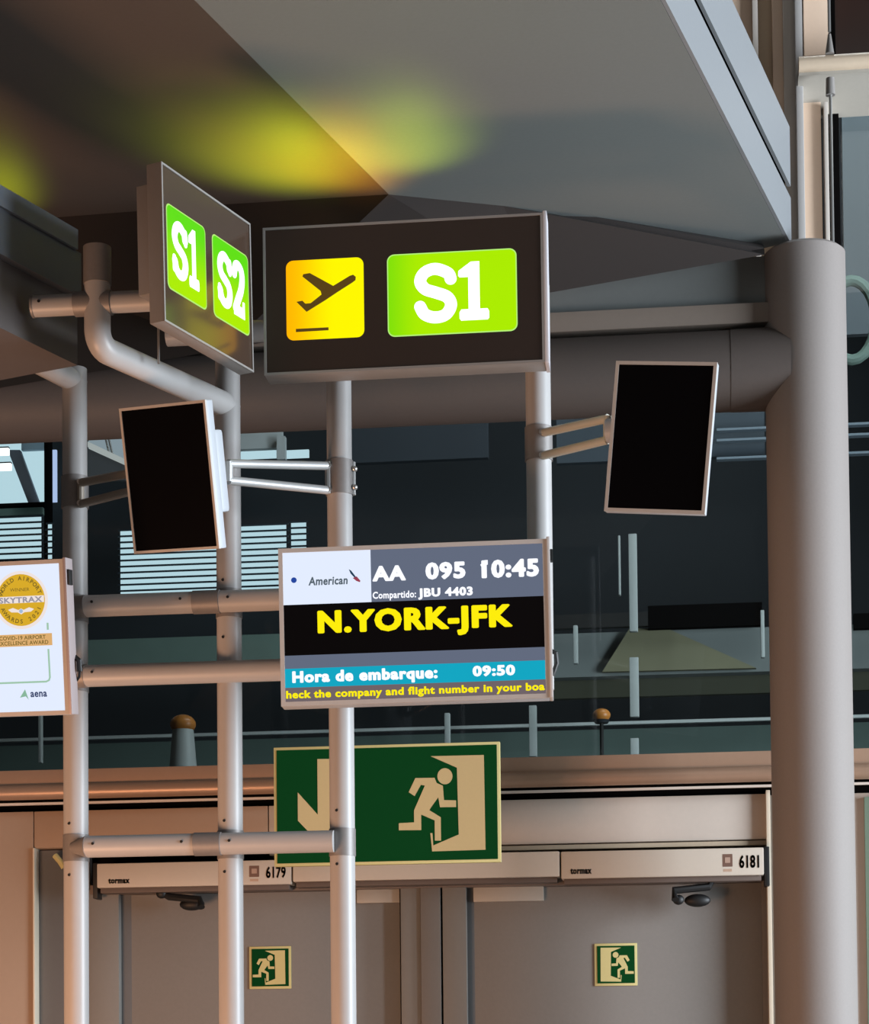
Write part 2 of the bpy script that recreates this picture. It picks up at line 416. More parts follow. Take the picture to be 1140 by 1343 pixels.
# --- bronze sill rail under the glazing
YS = YW-0.10
def px_z(y, Y, x=570): return at(x, y, Y=Y).z
sx1 = xat(1160, 1000, YS)
b = B(); box(b, -4.6, XR, YS, YW+0.09, px_z(1019, YS), px_z(996, YS)+0.0, 0.004)
si = struct('trim_6', b, SILL, label='bronze coloured sill rail under the glazing', cat='sill')
b = B(); tube(b, (-4.6, YS-0.005, px_z(1026, YS)), (XR, YS-0.005, px_z(1026, YS)), 0.030, 32); obj('round_rail', b, SILL, si)
b = B(); box(b, -4.6, XR, YS+0.015, YS+0.03, px_z(1042, YS), px_z(1040, YS)+0.003); obj('lower_lip', b, BEIGE_L, si)
b = B(); box(b, -4.6, XR, YW+0.02, YW+0.05, px_z(1065, YW), px_z(1030, YW)); obj('shadow_gap', b, BLACK, si)

# --- door wall
YD = YW
zdt = px_z(1052, YD)                    # top of wall panels
x45 = xat(45, 1200, YD); x1012 = xat(1012, 1200, YD)
ztr0 = px_z(1104, YD, 850)              # underside of the transom panel
wl = empty('wall_back', (x45, YD, 0), 'beige panelled wall around the two grey exit doors', 'wall', kind='structure')
b = B(); box(b, -4.6, x45, YD-0.01, YD+0.1, 0, zdt, 0.003); obj('panel', b, BEIGE, wl)
zl = zat(80, 1112, YD)
xm = xat(352, 1080, YD)
b = B(); box(b, x45+0.003, xm, YD-0.01, YD+0.1, zl, zdt, 0.003); obj('panel', b, BEIGE, wl)
b = B(); box(b, xm+0.004, x1012-0.01, YD-0.01, YD+0.1, ztr0, zdt, 0.003); obj('panel', b, PANEL, wl)
b = B(); box(b, xm+0.004, x1012-0.01, YD-0.0, YD+0.1, ztr0-0.022, ztr0-0.004, 0.002); obj('frame', b, TAN, wl)
b = B(); box(b, x1012-0.016, x1012, YD-0.045, YD+0.1, 0, zdt+0.01, 0.002); obj('edge_strip', b, mat('cream_edge', '#d8ccb8', 0.4, 0.1, 0.02), wl)
b = B(); box(b, x45, x45+0.007, YD-0.02, YD+0.06, 0, zl, 0.001); obj('edge_strip', b, mat('cream_edge', '#d8ccb8', 0.4, 0.1, 0.02), wl)
b = B(); box(b, x1012, XR, YD-0.0, YD+0.1, 0, px_z(1040, YD, 1130), 0.002); obj('panel', b, PANEL, wl)
b = B(); box(b, xat(1136, 1200, YD-0.01), XR, YD-0.02, YD+0.0, 0, px_z(1046, YD, 1130), 0.002); obj('panel', b, mat('green_panel', '#6f8474', 0.5), wl)
b = B(); box(b, x45, x1012, YD+0.12, YD+0.16, 0, zdt); obj('backing', b, BLACK, wl)
b = B(); box(b, x45+0.007, xat(118, 1250, YD+0.04), YD+0.04, YD+0.08, 0, zl-0.004, 0.002); obj('side_panel', b, DARKGREY, wl)
b = B(); path_tube(b, [at(72, 1122, Y=YD+0.0), at(79, 1130, Y=YD-0.005), at(84, 1138, Y=YD+0.0)], 0.012, 10); obj('hook', b, EXIT_CREAM, wl)
zh = px_z(1165, YD+0.03)               # door head
def upright(x0, x1, Y, th, m, nm='frame', z1=None):
    b = B(); box(b, xat(x0, 1250, Y), xat(x1, 1250, Y), Y, Y+th, 0, z1 or zh+0.02, 0.002); return obj(nm, b, m, wl)
upright(117, 156, YD+0.02, 0.06, DOOR_FRAME); upright(157, 173, YD+0.06, 0.03, DARKGREY, 'jamb')
upright(526, 552, YD+0.02, 0.06, DOOR_FRAME); upright(552, 578, YD+0.01, 0.08, mat('post_brown_grey', '#75706b', 0.5, 0.1, 0.04)); upright(581, 612, YD+0.02, 0.06, DOOR_FRAME)
upright(612, 623, YD+0.06, 0.03, DARKGREY, 'jamb')
upright(1000, 1010, YD+0.03, 0.05, mat('jamb_grey', '#6e6863', 0.5), 'jamb')
# header rail behind operators
b = B(); box(b, xat(118, 1150, YD), x1012-0.02, YD+0.0, YD+0.08, px_z(1164, YD), px_z(1152, YD), 0.002); obj('header', b, mat('header_brown', '#6d6058', 0.6), wl)

def door(n, x0, x1, label, plate):
    Y = YD+0.06
    b = B(); xa, xb = xat(x0, 1250, Y), xat(x1, 1250, Y)
    box(b, xa, xb, Y, Y+0.05, 0.01, zh+0.0, 0.003)
    d = struct(n, b, DOOR, label=label, cat='door')
    b = B(); pxbox(b, *plate, Y-0.02, 0.02, 0.002); obj('head_plate', b, mat('plate_pale', '#a9a49b', 0.5, 0.1, 0.03), d)
    b = B()
    xc = (xa+xb)/2
    tube(b, (xc-0.40, Y-0.06, 1.05), (xc+0.40, Y-0.06, 1.05), 0.018, 16)
    for s in (-1, 1): box(b, xc+s*0.40-0.03, xc+s*0.40+0.03, Y-0.08, Y, 0.98, 1.12, 0.006)
    obj('push_bar', b, BLACKPL, d)
door('door_1', 172, 525, 'left grey fire exit door with a green exit sign', (468, 524, 1166, 1184))
door('door_2', 622, 1000, 'right grey fire exit door with a green exit sign', (621, 713, 1160, 1182))

def operator(x0, x1, yt, yb, label, num, flip, nx, lx):
    Y = YD-0.10; ym = (yt+yb)/2
    X0, X1 = xat(x0, ym, Y), xat(x1, ym, Y); Z1, Z0 = zat((x0+x1)/2, yt, Y), zat((x0+x1)/2, yb, Y)
    r = empty('door_operator', (X0, Y, Z0), label, 'door operator')
    b = B(); box(b, X0, X1, Y, YD-0.011, Z0, Z1, 0.005); obj('cover', b, OPER, r)
    b = B(); box(b, X0+0.01, X1-0.01, Y+0.015, YD-0.012, Z0-0.02, Z0, 0.003); obj('underside', b, mat('operator_base', '#5b4e47', 0.6), r)
    if num:
        for c in (X0-0.022, X1+0.002) if False else (X0-0.022,) if not flip else (X1+0.002,):
            b = B(); box(b, c, c+0.02, Y+0.02, YD-0.012, Z0-0.04, Z1+0.005, 0.003); obj('end_cap', b, BLACKPL, r)
        def lx_(px): return xat(px, ym, Y)-X0
        h = Z1-Z0
        o = text(r, 'lettering', num, h*0.62, lx_(nx), h*0.28, -0.0012, PRINT_DARK, width=lx_(nx+26)-lx_(nx), bold=0.002)
        b = B(); flat(b, rrect(lx_(nx-22), lx_(nx-9), h*0.32, h*0.78, 0.002)); obj('emblem', b, mat('emblem_brown', '#6e5449', 0.5), r, local=True)
        b = B(); flat(b, [(p[0], p[1]) for p in rrect(lx_(nx-19), lx_(nx-12), h*0.46, h*0.66, 0.002)], -0.0008); obj('emblem_mark', b, mat('emblem_pale', '#a98f80', 0.5), r, local=True)
        b = B(); flat(b, rrect(lx_(nx-21), lx_(nx-10), h*0.14, h*0.24, 0.001)); obj('print_line', b, mat('print_pale', '#b49a86', 0.5), r, local=True)
        text(r, 'lettering', 'tormax', h*0.32, lx_(lx), h*0.18, -0.0012, PRINT_SOFT, width=lx_(lx+28)-lx_(lx), bold=0.002)
    return r
operator(127, 382, 1130, 1162, 'beige door operator box numbered 6179, over the left door', '6179', False, 349, 142)
operator(384, 734, 1120, 1153, 'plain beige cover box between the two numbered operators', None, False, 0, 0)
operator(736, 1002, 1114, 1150, 'beige door operator box numbered 6181, over the right door', '6181', True, 970, 748)
def oparm(pts, foot, label, knuckle):
    Y = YD-0.03
    r = empty('operator_arm', at(*foot, Y=Y), label, 'door closer arm', 'black arms under the operators')
    b = B(); path_tube(b, [at(x, y, Y=Y-0.02*i) for i, (x, y) in enumerate(pts)], 0.015, 10); obj('arm', b, BLACKPL, r)
    b = B(); P = at(*foot, Y=Y); ball(b, P, 0.042, (1.2, 0.6, 0.6)); obj('foot', b, BLACKPL, r)
    b = B(); P = at(*knuckle, Y=Y-0.02); ball(b, P, 0.022, (1, 0.8, 0.9)); obj('knuckle', b, BLACKPL, r)
    return r
oparm([(205, 1165), (222, 1176), (262, 1180), (264, 1190)], (252, 1186), 'black folded closer arm over the left door', (212, 1172))
oparm([(934, 1153), (930, 1163), (884, 1168), (886, 1180)], (915, 1181), 'black folded closer arm over the right door', (890, 1180))

# ------------------------------------------------------------------ exit signs
FIG = [(632,236),(713,236),(722,258),(748,270),(752,330),(803,332),(803,360),(735,360),(728,318),(697,360),(690,372),(738,402),(738,500),(712,500),(712,415),(655,390),(655,455),(560,455),(560,425),(625,422),(625,372),(672,268),(655,265),(628,312),(603,295)]
DOORP = [(697,145),(922,143),(925,540),(700,545),(693,468),(702,468),(705,520),(813,475),(808,195)]
def running(parent, conv, m, y):
    b = B()
    flat(b, [conv(*p) for p in FIG], y); flat(b, [conv(*p) for p in [(757+32*math.cos(t*PI/12), 230+34*math.sin(t*PI/12)) for t in range(24)]], y)
    obj('running_figure', b, m, parent, local=True)
    b = B(); flat(b, [conv(*p) for p in DOORP], y); obj('doorway_symbol', b, m, parent, local=True)
# big sign: frame with cream rim
def exit_sign(P0, W, H, label, cat, rim, depth, group=None):
    r = empty('exit_sign', P0, label, cat, group)
    b = B(); box(b, -W/2, W/2, 0, depth, -H/2, H/2, 0.002); obj('panel', b, EXIT_CREAM, r, local=True)
    b = B(); box(b, -W/2+rim, W/2-rim, -0.002, 0.0, -H/2+rim, H/2-rim); obj('green_field', b, EXIT_GREEN, r, local=True)
    return r
YE = 7.9
pc = at(507, 1055, Y=YE); W = xat(655, 1055, YE)-xat(358, 1055, YE); H = zat(507, 977, YE)-zat(507, 1134, YE)
r = exit_sign(pc, W, H, 'large green exit sign with arrow and running figure, behind the poles', 'exit sign', 0.011, 0.025)
def conv(x, y): return ((x-508)/962*W, -(y-(345-(x-508)*0.012))/504*H)
running(r, conv, EXIT_CREAM2, -0.0022)
b = B(); flat(b, [conv(*p) for p in [(215,150),(290,150),(290,385),(372,290),(372,410),(252,538),(130,410),(130,290),(215,385)]], -0.0022); obj('arrow', b, EXIT_CREAM2, r, local=True)
for sg in (-1, 1):
    b = B(); box(b, sg*W*0.3-0.02, sg*W*0.3+0.02, 0.025, YW-0.08-YE, 0.03, 0.07); obj('bracket', b, SIGNFRAME, r, local=True)
YDS = YD+0.055
for (x0, x1, y0, y1, flip, lb) in ((327, 382, 1241, 1297, 1, 'small square green exit sign on the left door, figure running right'), (780, 836, 1237, 1293, -1, 'small square green exit sign on the right door, figure running left')):
    P0 = at((x0+x1)/2, (y0+y1)/2, Y=YDS); W = xat(x1, y0, YDS)-xat(x0, y0, YDS); H = W
    r = exit_sign(P0, W, H, lb, 'exit sign', 0.010, 0.004)
    cv = lambda x, y: (flip*(x-755)/470*W, -(y-343)/500*H)
    running(r, cv, EXIT_CREAM, -0.0022)

# ================================================================== POLE FRAME
PR = 0.0395
def px_of(xpx, ypx=800): return xat(xpx, ypx, YF)
x1, x2, x3, x4 = xat(98.5, 700, YF), xat(300, 700, YF), xat(446, 700, YF), xat(708, 700, YF)
ptop1 = zat(98, 488, YF); ptop2 = zat(299, 470, YF)
fr = empty('display_frame', (x1, YF, 0), 'tubular satin grey frame of poles and rails carrying the signs and monitors', 'frame')
def pole(x, z0, z1, nm='pole'):
    b = B(); tube(b, (x, YF, z0), (x, YF, z1), PR, 48); return obj(nm, b, POLE, fr)
pole(x1, 0, ptop1+0.01); pole(x2, 0, ptop2); pole(x3, 0, zat(444, 420, YF)); pole(x4, zat(708, 905, YF), zat(716, 375, YF))
for x in (x1, x2, x3):
    b = B(); tube(b, (x, YF, 0), (x, YF, 0.012), 0.09, 32); obj('foot_plate', b, COLLAR, fr)
RR = 0.0345; YR = YF-0.045
zr = [zat(230, 791, YR), zat(230, 883, YR), zat(230, 1108, YR)]
xe = xat(440, 1104, YR)
for k, z in enumerate(zr):
    xs = xat(112, 800, YR); xend = x3-0.02 if k == 2 else xat(400, 800, YR)+0.15
    b = B(); tube(b, (xs, YR, z), (xend if k == 2 else x3+0.03, YR, z), RR, 40); obj('rail', b, POLE, fr)
    # conical tee joint growing out of the first pole
    b = B(); tube(b, (x1-0.005, YR+0.01, z), (xs+0.005, YR, z), 0.016 if k == 2 else 0.036, 32, r2=RR+0.002); obj('tee_joint', b, COLLAR, fr)
    b = B(); tube(b, (x1, YF, z-0.043), (x1, YF, z+0.043), PR+0.0025, 48); obj('collar', b, COLLAR, fr)
    if k != 1:
        xa = x2-0.105; b = B(); tube(b, (xa, YR, z), (xa+0.085, YR, z), RR+0.0025, 40); obj('collar', b, COLLAR, fr)
        b = B(); tube(b, (x2, YF, z-0.045), (x2, YF, z+0.045), PR+0.0025, 48); obj('collar', b, COLLAR, fr)
    for sxp in ((xs+0.03,), (xs+0.03, xa-0.035, x2+0.012))[0 if k == 1 else 1]:
        b = B(); tube(b, (sxp, YR-RR-0.002, z+0.006), (sxp, YR-RR+0.01, z+0.006), 0.0045, 10); obj('screw', b, BLACKPL, fr)
b = B(); tube(b, (x3, YF, zr[2]-0.043), (x3, YF, zr[2]+0.043), PR+0.0025, 48); obj('collar', b, COLLAR, fr)
for x, y in ((x1, 1075), (x2, 1076), (x3, 1066), (x1, 1143), (x2, 1143), (x3, 1136), (x1, 760), (x2, 760), (x2, 835)):
    z = zat(300, y, YF-PR); b = B(); tube(b, (x-0.012, YF-PR-0.001, z), (x-0.012, YF-PR+0.01, z), 0.0045, 10); obj('screw', b, BLACKPL, fr)
# cross rail high behind the signs, and the bent pipes going towards the hall
pe = at(128, 455, D=6.16); pe2 = Vector((x2, YF, 0)); z2 = zat(303, 528, YF-0.03)
pe.z = z2+0.0
pe = at(128, 455, Z=z2)
b = B()
dirp = (Vector((x2, YF, z2))-pe); up_top = Vector((pe.x, pe.y, at(124, 325, Y=pe.y).z))
arc = []
dn = dirp.normalized()
for k in range(9):
    a = k/8*PI/2; R_ = 0.05
    arc.append(pe + Vector((0, 0, R_)) + dn*R_*(1-math.cos(a))*1.0 - Vector((0, 0, R_))*math.sin(a))
path_tube(b, [up_top, pe+Vector((0, 0, 0.06))]+arc+[Vector((x2, YF, z2))-dn*0.01], 0.0385, 32); obj('bent_pipe', b, POLE, fr)
b = B(); tube(b, up_top, up_top-Vector((0, 0, 0.11)), 0.041, 32); obj('collar', b, COLLAR, fr)
yh = pe.y
xh0, xh1 = xat(44, 398, yh), xat(200, 398, yh); zh_ = zat(123, 398, yh)
b = B(); tube(b, (xh0, yh, zh_), (xh1+0.02, yh, zh_), 0.031, 32); obj('cross_rail', b, POLE, fr)
for xx in (xh0+0.105,): 
    b = B(); tube(b, (xh0+0.125, yh, zh_), (xh0+0.235, yh, zh_), 0.036, 32); obj('collar', b, COLLAR, fr)
b = B(); tube(b, (xh0-0.004, yh, zh_), (xh0+0.003, yh, zh_), 0.033, 32); obj('end_cap', b, COLLAR, fr)
b = B(); tube(b, (xh0+0.025, yh-0.033, zh_+0.004), (xh0+0.025, yh-0.02, zh_+0.004), 0.0045, 10); obj('screw', b, BLACKPL, fr)
# pipe from the top of the first pole running up to the left
q0 = Vector((x1, YF, ptop1+0.01)); q1 = at(0, 440, Z=ptop1+0.0); q1.z = ptop1-0.02; q0.z = ptop1-0.03
dd = (q1-q0).normalized()
b = B(); path_tube(b, [q0-Vector((0,0,0.01)), q0+dd*0.02, q1+dd*0.5], 0.036, 32); obj('bent_pipe', b, POLE, fr)
ball_b = B(); ball(ball_b, q0, 0.0405, (1, 1, 1.0)); obj('elbow', ball_b, POLE, fr)
b = B(); ball(b, Vector((x2, YF, z2)), 0.0405); obj('elbow', b, POLE, fr)
b = B(); rr = at(338, 430, Y=YF-0.03); tube(b, (rr.x-0.3, YF, rr.z), (x4, YF, rr.z), 0.034, 32); obj('cross_rail', b, POLE, fr)
# hanging rod beneath the sign box
b = B(); p = at(208, 455, Y=6.25); tube(b, (p.x, p.y, p.z-0.05), (p.x, p.y, p.z+0.12), 0.004, 8); obj('rod', b, STEEL, fr)

# dark box duct, upper left, running towards the hall
D0, D1 = at(108, 372, D=6.45), at(0, 290, D=6.05)
def duct_quad(a, bpts): pass
dz1 = at(103, 318, D=6.55).z; dz0 = at(113, 476, D=6.55).z
pf = at(112, 400, D=6.62); pn = at(0, 340, Z=pf.z)
dv = (at(0, 257, Z=dz1)-at(103, 316, Z=dz1)); dv.z = 0; dv = dv.normalized()
side = Vector((-dv.y, dv.x, 0)); side = side if side.x < 0 else -side
du = empty('box_duct', Vector((pf.x, pf.y, dz0)), 'dark grey metal box duct at the upper left edge', 'duct')
P = Vector((pf.x, pf.y, 0))
def dbox(a0, a1, z0, z1, s0, s1, nm, m):
    b = B(); c = [P+dv*a0+side*s0, P+dv*a1+side*s0, P+dv*a1+side*s1, P+dv*a0+side*s1]
    prism(b, [Vector((q.x, q.y, z0)) for q in c], (0, 0, z1-z0)); return obj(nm, b, m, du)
hD = dz1-dz0
dbox(0.0, 2.0, dz0+hD*0.05, dz1-hD*0.36, 0.03, 0.4, 'lower_tray', mat('duct_brown_grey', '#5a5452', 0.55, 0.1, 0.08, 30))
dbox(0.02, 2.0, dz1-hD*0.40, dz1-hD*0.03, 0.0, 0.4, 'casing', DUCT)
dbox(0.05, 2.0, dz1-hD*0.03, dz1+0.05, -0.01, 0.4, 'lid', mat('duct_lid', '#5d636c', 0.5, 0.2, 0.05))

# ================================================================== SIGNS
def stroke(pts, w, caps=True, n=8):
    """2-D ribbon polygon round a polyline with round ends"""
    L = []; Rr = []
    for i, p in enumerate(pts):
        a = pts[max(i-1, 0)]; c = pts[min(i+1, len(pts)-1)]
        dx, dz = c[0]-a[0], c[1]-a[1]; l = math.hypot(dx, dz); nx, nz = -dz/l, dx/l
        ww = w[i] if isinstance(w, (list, tuple)) else w
        L.append((p[0]+nx*ww/2, p[1]+nz*ww/2)); Rr.append((p[0]-nx*ww/2, p[1]-nz*ww/2))
    def cap(p, a0, ww): return [(p[0]+ww/2*math.cos(a0+PI*k/n), p[1]+ww/2*math.sin(a0+PI*k/n)) for k in range(1, n)]
    poly = L[:]
    if caps:
        e, f = pts[-1], pts[-2]; ww = w[-1] if isinstance(w, (list, tuple)) else w
        a = math.atan2(L[-1][1]-e[1], L[-1][0]-e[0]); poly += cap(e, a-PI, ww)[::-1] if True else []
    poly += Rr[::-1]
    if caps:
        e = pts[0]; ww = w[0] if isinstance(w, (list, tuple)) else w
        a = math.atan2(Rr[0][1]-e[1], Rr[0][0]-e[0]); poly += cap(e, a-PI, ww)[::-1]
    return poly
def stroke_flat(b, pts, w, y, th=0.0006):
    """ribbon built of joined quads with round ends"""
    n = len(pts); L = []; Rr = []
    for i, p in enumerate(pts):
        a = pts[max(i-1, 0)]; c = pts[min(i+1, n-1)]
        dx, dz = c[0]-a[0], c[1]-a[1]; l = math.hypot(dx, dz); nx, nz = -dz/l, dx/l
        L.append((p[0]+nx*w/2, p[1]+nz*w/2)); Rr.append((p[0]-nx*w/2, p[1]-nz*w/2))
    for i in range(n-1): flat(b, [L[i], L[i+1], Rr[i+1], Rr[i]], y, th)
    for p in pts: flat(b, disc(p[0], p[1], w/2*0.995, 20), y, th)
def catmull(P, n=8):
    Q = [P[0]]+list(P)+[P[-1]]; o = []
    for i in range(1, len(Q)-2):
        for k in range(n):
            t = k/n; a, b_, c, d = Q[i-1], Q[i], Q[i+1], Q[i+2]
            o.append(tuple(0.5*((2*b_[j])+(-a[j]+c[j])*t+(2*a[j]-5*b_[j]+4*c[j]-d[j])*t*t+(-a[j]+3*b_[j]-3*c[j]+d[j])*t**3) for j in (0, 1)))
    o.append(P[-1]); return o
# glyphs in a unit box (0..1 wide, 0..1 high)
S_SP = [(0.87,0.72),(0.80,0.82),(0.50,0.90),(0.24,0.84),(0.14,0.70),(0.26,0.57),(0.52,0.50),(0.78,0.42),(0.87,0.28),(0.74,0.13),(0.48,0.09),(0.24,0.15),(0.13,0.28)]
def glyph(b, ch, x0, x1, z0, z1, y, sw=1.0):
    c = lambda p: (x0+p[0]*(x1-x0), z0+p[1]*(z1-z0))
    W_ = x1-x0; wd = 0.21*(z1-z0)*0.94
    if ch == 'S':
        stroke_flat(b, [c(p) for p in catmull(S_SP)], wd*sw, y)
        if sw < 1: stroke_flat(b, [c(p) for p in ((0.90,0.66),(0.90,0.86))], wd*sw*0.62, y); stroke_flat(b, [c(p) for p in ((0.09,0.34),(0.09,0.14))], wd*sw*0.62, y)
    elif ch == '1':
        flat(b, [c(p) for p in [(0.38,0.985),(0.42,1.0),(0.70,1.0),(0.70,0.19),(0.95,0.19),(1.0,0.14),(1.0,0.03),(0.95,0.0),(0.08,0.0),(0.03,0.04),(0.03,0.14),(0.09,0.19),(0.33,0.19),(0.33,0.74),(0.05,0.74),(0.0,0.77),(0.01,0.85)]], y)
    elif ch == '2':
        stroke_flat(b, [c(p) for p in catmull([(0.14,0.72),(0.26,0.86),(0.50,0.90),(0.76,0.84),(0.83,0.68),(0.70,0.48),(0.42,0.28),(0.20,0.12)])], wd*sw, y)
        flat(b, [c(p) for p in [(0.06,0.0),(1.0,0.0),(1.0,0.30),(0.84,0.30),(0.80,0.19),(0.06,0.19)]], y-0.0002)
def sign_root(loc, rot, label):
    return empty('hanging_sign', loc, label, 'sign', None, rot)
# --- S1 departures sign
SW, SH = 0.850, 0.4525
s1 = sign_root((-0.8064, 6.4141, 3.9741), (0, -0.0046, 0.0102), 'wide dark brown illuminated sign with yellow plane pictogram and green S1')
b = B(); ring_frame(b, SW, SH, 0.007, -0.006, 0.0); box(b, -SW/2, SW/2, 0, 0.085, -SH/2, SH/2, 0.003); obj('housing', b, SIGNFRAME, s1, local=True)
b = B(); box(b, -SW/2+0.008, SW/2-0.008, -0.003, 0.0, -SH/2+0.008, SH/2-0.008); face = obj('face_panel', b, SIGNFACE, s1, local=True)
b = B(); box(b, SW/2, SW/2+0.012, -0.006, 0.09, -SH/2-0.002, SH/2+0.006, 0.002); obj('end_plate', b, mat('end_plate_white', '#cfcdd2', 0.4, 0.2, 0.02), s1, local=True)
def U(u): return -SW/2+u*SW
def V(v): return SH/2-v*SH
b = B(); flat(b, rrect(U(.082), U(.361), V(.772), V(.232), 0.022), -0.003); pict = obj('pictogram_panel', b, YEL, s1, local=True)
b = B(); flat(b, rrect(U(.445), U(.906), V(.782), V(.226), 0.022), -0.003, 0.0004); obj('green_rim', b, EDGEGLOW, s1, local=True)
b = B(); flat(b, rrect(U(.449), U(.902), V(.774), V(.234), 0.019), -0.0034, 0.0006); gp = obj('green_panel', b, GRN, s1, local=True)
def pz(x, y):   # zoom-2 pixels to sign plane
    u = (x-40)/970; v = (y-(140-60*(x-38)/970))/506; return (U(u), V(v))
plane = [(155,392),(176,388),(186,398),(205,396),(243,366),(240,354),(177,305),(180,297),(203,293),(284,336),(342,301),(354,297),(363,304),(362,315),(352,323),(300,356),(258,384),(190,426)]
b = B(); flat(b, [pz(*p) for p in plane], -0.0040); obj('plane_symbol', b, ARROWBR, s1, local=True)
b = B(); flat(b, [pz(*p) for p in [(152,485),(266,478),(266,488),(152,496)]], -0.0040); obj('runway_line', b, ARROWBR, s1, local=True)
b = B(); glyph(b, 'S', *[pz(566, 300)[0], pz(710, 300)[0]], pz(638, 458)[1], pz(638, 254)[1], -0.0044); obj('letter', b, WHITE_GLOW, s1, local=True)
b = B(); glyph(b, '1', *[pz(717, 300)[0], pz(822, 300)[0]], pz(770, 447)[1], pz(770, 248)[1], -0.0044); obj('digit', b, WHITE_GLOW, s1, local=True)
# --- S1 S2 sign, turned towards the left
AW, AH = 0.499, 0.4578
s2 = sign_root((-1.3471, 6.1496, 3.9775), (-0.02, 0, 1.2431), 'narrow looking angled illuminated sign with green S1 and S2 squares')
b = B(); ring_frame(b, AW, AH, 0.006, -0.005, 0.0); box(b, -AW/2, AW/2, 0, 0.045, -AH/2, AH/2, 0.002); obj('housing', b, SIGNFRAME, s2, local=True)
b = B(); box(b, -AW/2+0.03, AW/2-0.03, 0.045, 0.10, -AH/2+0.10, AH/2-0.04, 0.004); obj('rear_box', b, SIGNFRAME, s2, local=True)
b = B(); box(b, -AW/2+0.007, AW/2-0.007, -0.003, 0, -AH/2+0.007, AH/2-0.007); obj('face_panel', b, mat('sign_face_brown2', '#3f3027', 0.2, 0, 0.06, 50, coat=1.0), s2, local=True)
for (u0, u1, d) in ((.045, .47, '1'), (.545, .965, '2')):
    a0, a1 = -AW/2+u0*AW, -AW/2+u1*AW; v0, v1 = AH/2-.775*AH, AH/2-.235*AH
    b = B(); flat(b, rrect(a0, a1, v0, v1, 0.018), -0.003, 0.0004); obj('green_rim', b, EDGEGLOW, s2, local=True)
    b = B(); flat(b, rrect(a0+.004, a1-.004, v0+.004, v1-.004, 0.016), -0.0034); obj('green_panel', b, GRN_S, s2, local=True)
    wv = a1-a0; hv = v1-v0
    b = B(); glyph(b, 'S', a0+wv*.14, a0+wv*.50, v0+hv*.17, v0+hv*.87, -0.0044, 0.85); obj('letter', b, WHITE_GLOW, s2, local=True)
    b = B(); glyph(b, d, a0+wv*.54, a0+wv*(.80 if d == '1' else .86), v0+hv*.17, v0+hv*.87, -0.0044, 0.85); obj('digit', b, WHITE_GLOW, s2, local=True)
# spots added behind the signs, standing in for sign light on the soffit
def glow_spot(name, loc, target, color, power, spot=70, blend=0.9, r=0.03):
    l = bpy.data.lights.new(name, 'SPOT'); l.energy = power; l.color = color; l.spot_size = math.radians(spot); l.spot_blend = blend; l.shadow_soft_size = r
    o = bpy.data.objects.new(name, l); COL.objects.link(o); o.location = loc
    o.rotation_euler = (Vector(target)-Vector(loc)).to_track_quat('-Z', 'Y').to_euler(); o['kind'] = 'helper'
    return o
def up_spot(nm, px, py, dz, back, col, power, spot):
    t = at_brown(px, py) if px < 500 else at(px, py, Z=4.6); glow_spot(nm, t+Vector((0.03, back, -dz)), t+Vector((0, -0.22, 0.05)), col, power, spot, 1.0)
up_spot('sign_glow_green', 362, 240, 0.40, -0.04, (0.56, 0.74, 0.01), 34, 100)
up_spot('sign_glow_amber', 440, 245, 0.36, -0.05, (1.0, 0.42, 0.0), 17, 98)
up_spot('sign_glow_lime', 528, 222, 0.36, -0.03, (0.50, 0.62, 0.03), 15, 88)
up_spot('sign_glow_side', -30, 270, 0.34, 0.12, (0.62, 0.72, 0.0), 13, 88)

# ================================================================== MONITORS
def monitor(loc, rot, W, H, label, bez=0.012, depth=0.05, screen=SCREEN_OFF, cat='monitor'):
    r = empty('monitor', loc, label, cat, None, rot)
    b = B(); ring_frame(b, W, H, bez, -0.004, 0.004); obj('bezel', b, BEZEL, r, local=True)
    b = B(); box(b, -W/2, W/2, 0.004, depth, -H/2, H/2, 0.004); obj('casing', b, SHELL, r, local=True)
    b = B(); box(b, -W/2+bez, W/2-bez, -0.001, 0.004, -H/2+bez, H/2-bez); obj('screen', b, screen, r, local=True)
    return r
SB = glow('screen_slate', '#6a7388', 0.85); SWH = glow('screen_white', '#dfe8fb', 1.05); SBK = glow('screen_black_lit', '#140f10', 0.4)
STEAL = glow('screen_teal', '#12a6c2', 1.0); STXT = glow('screen_text_white', '#f6f8ff', 1.1); SYEL = glow('screen_text_yellow', '#f8e80c', 1.05)
SDK = glow('screen_text_grey', '#5c6a74', 0.8); SRED = glow('screen_red', '#a8485c', 0.8); SNAVY = glow('screen_navy', '#23425e', 0.8); SDOT = glow('screen_dot', '#2a4fae', 0.8)
# --- flight screen
FW_, FH_ = 0.8068, 0.4767
fs = monitor((-0.7825, 6.4095, 2.9762), (0.0057, -0.0124, 0.0499), FW_, FH_, 'lit flight information screen showing N.YORK-JFK, between the poles', 0.013, 0.06, SB, 'screen')
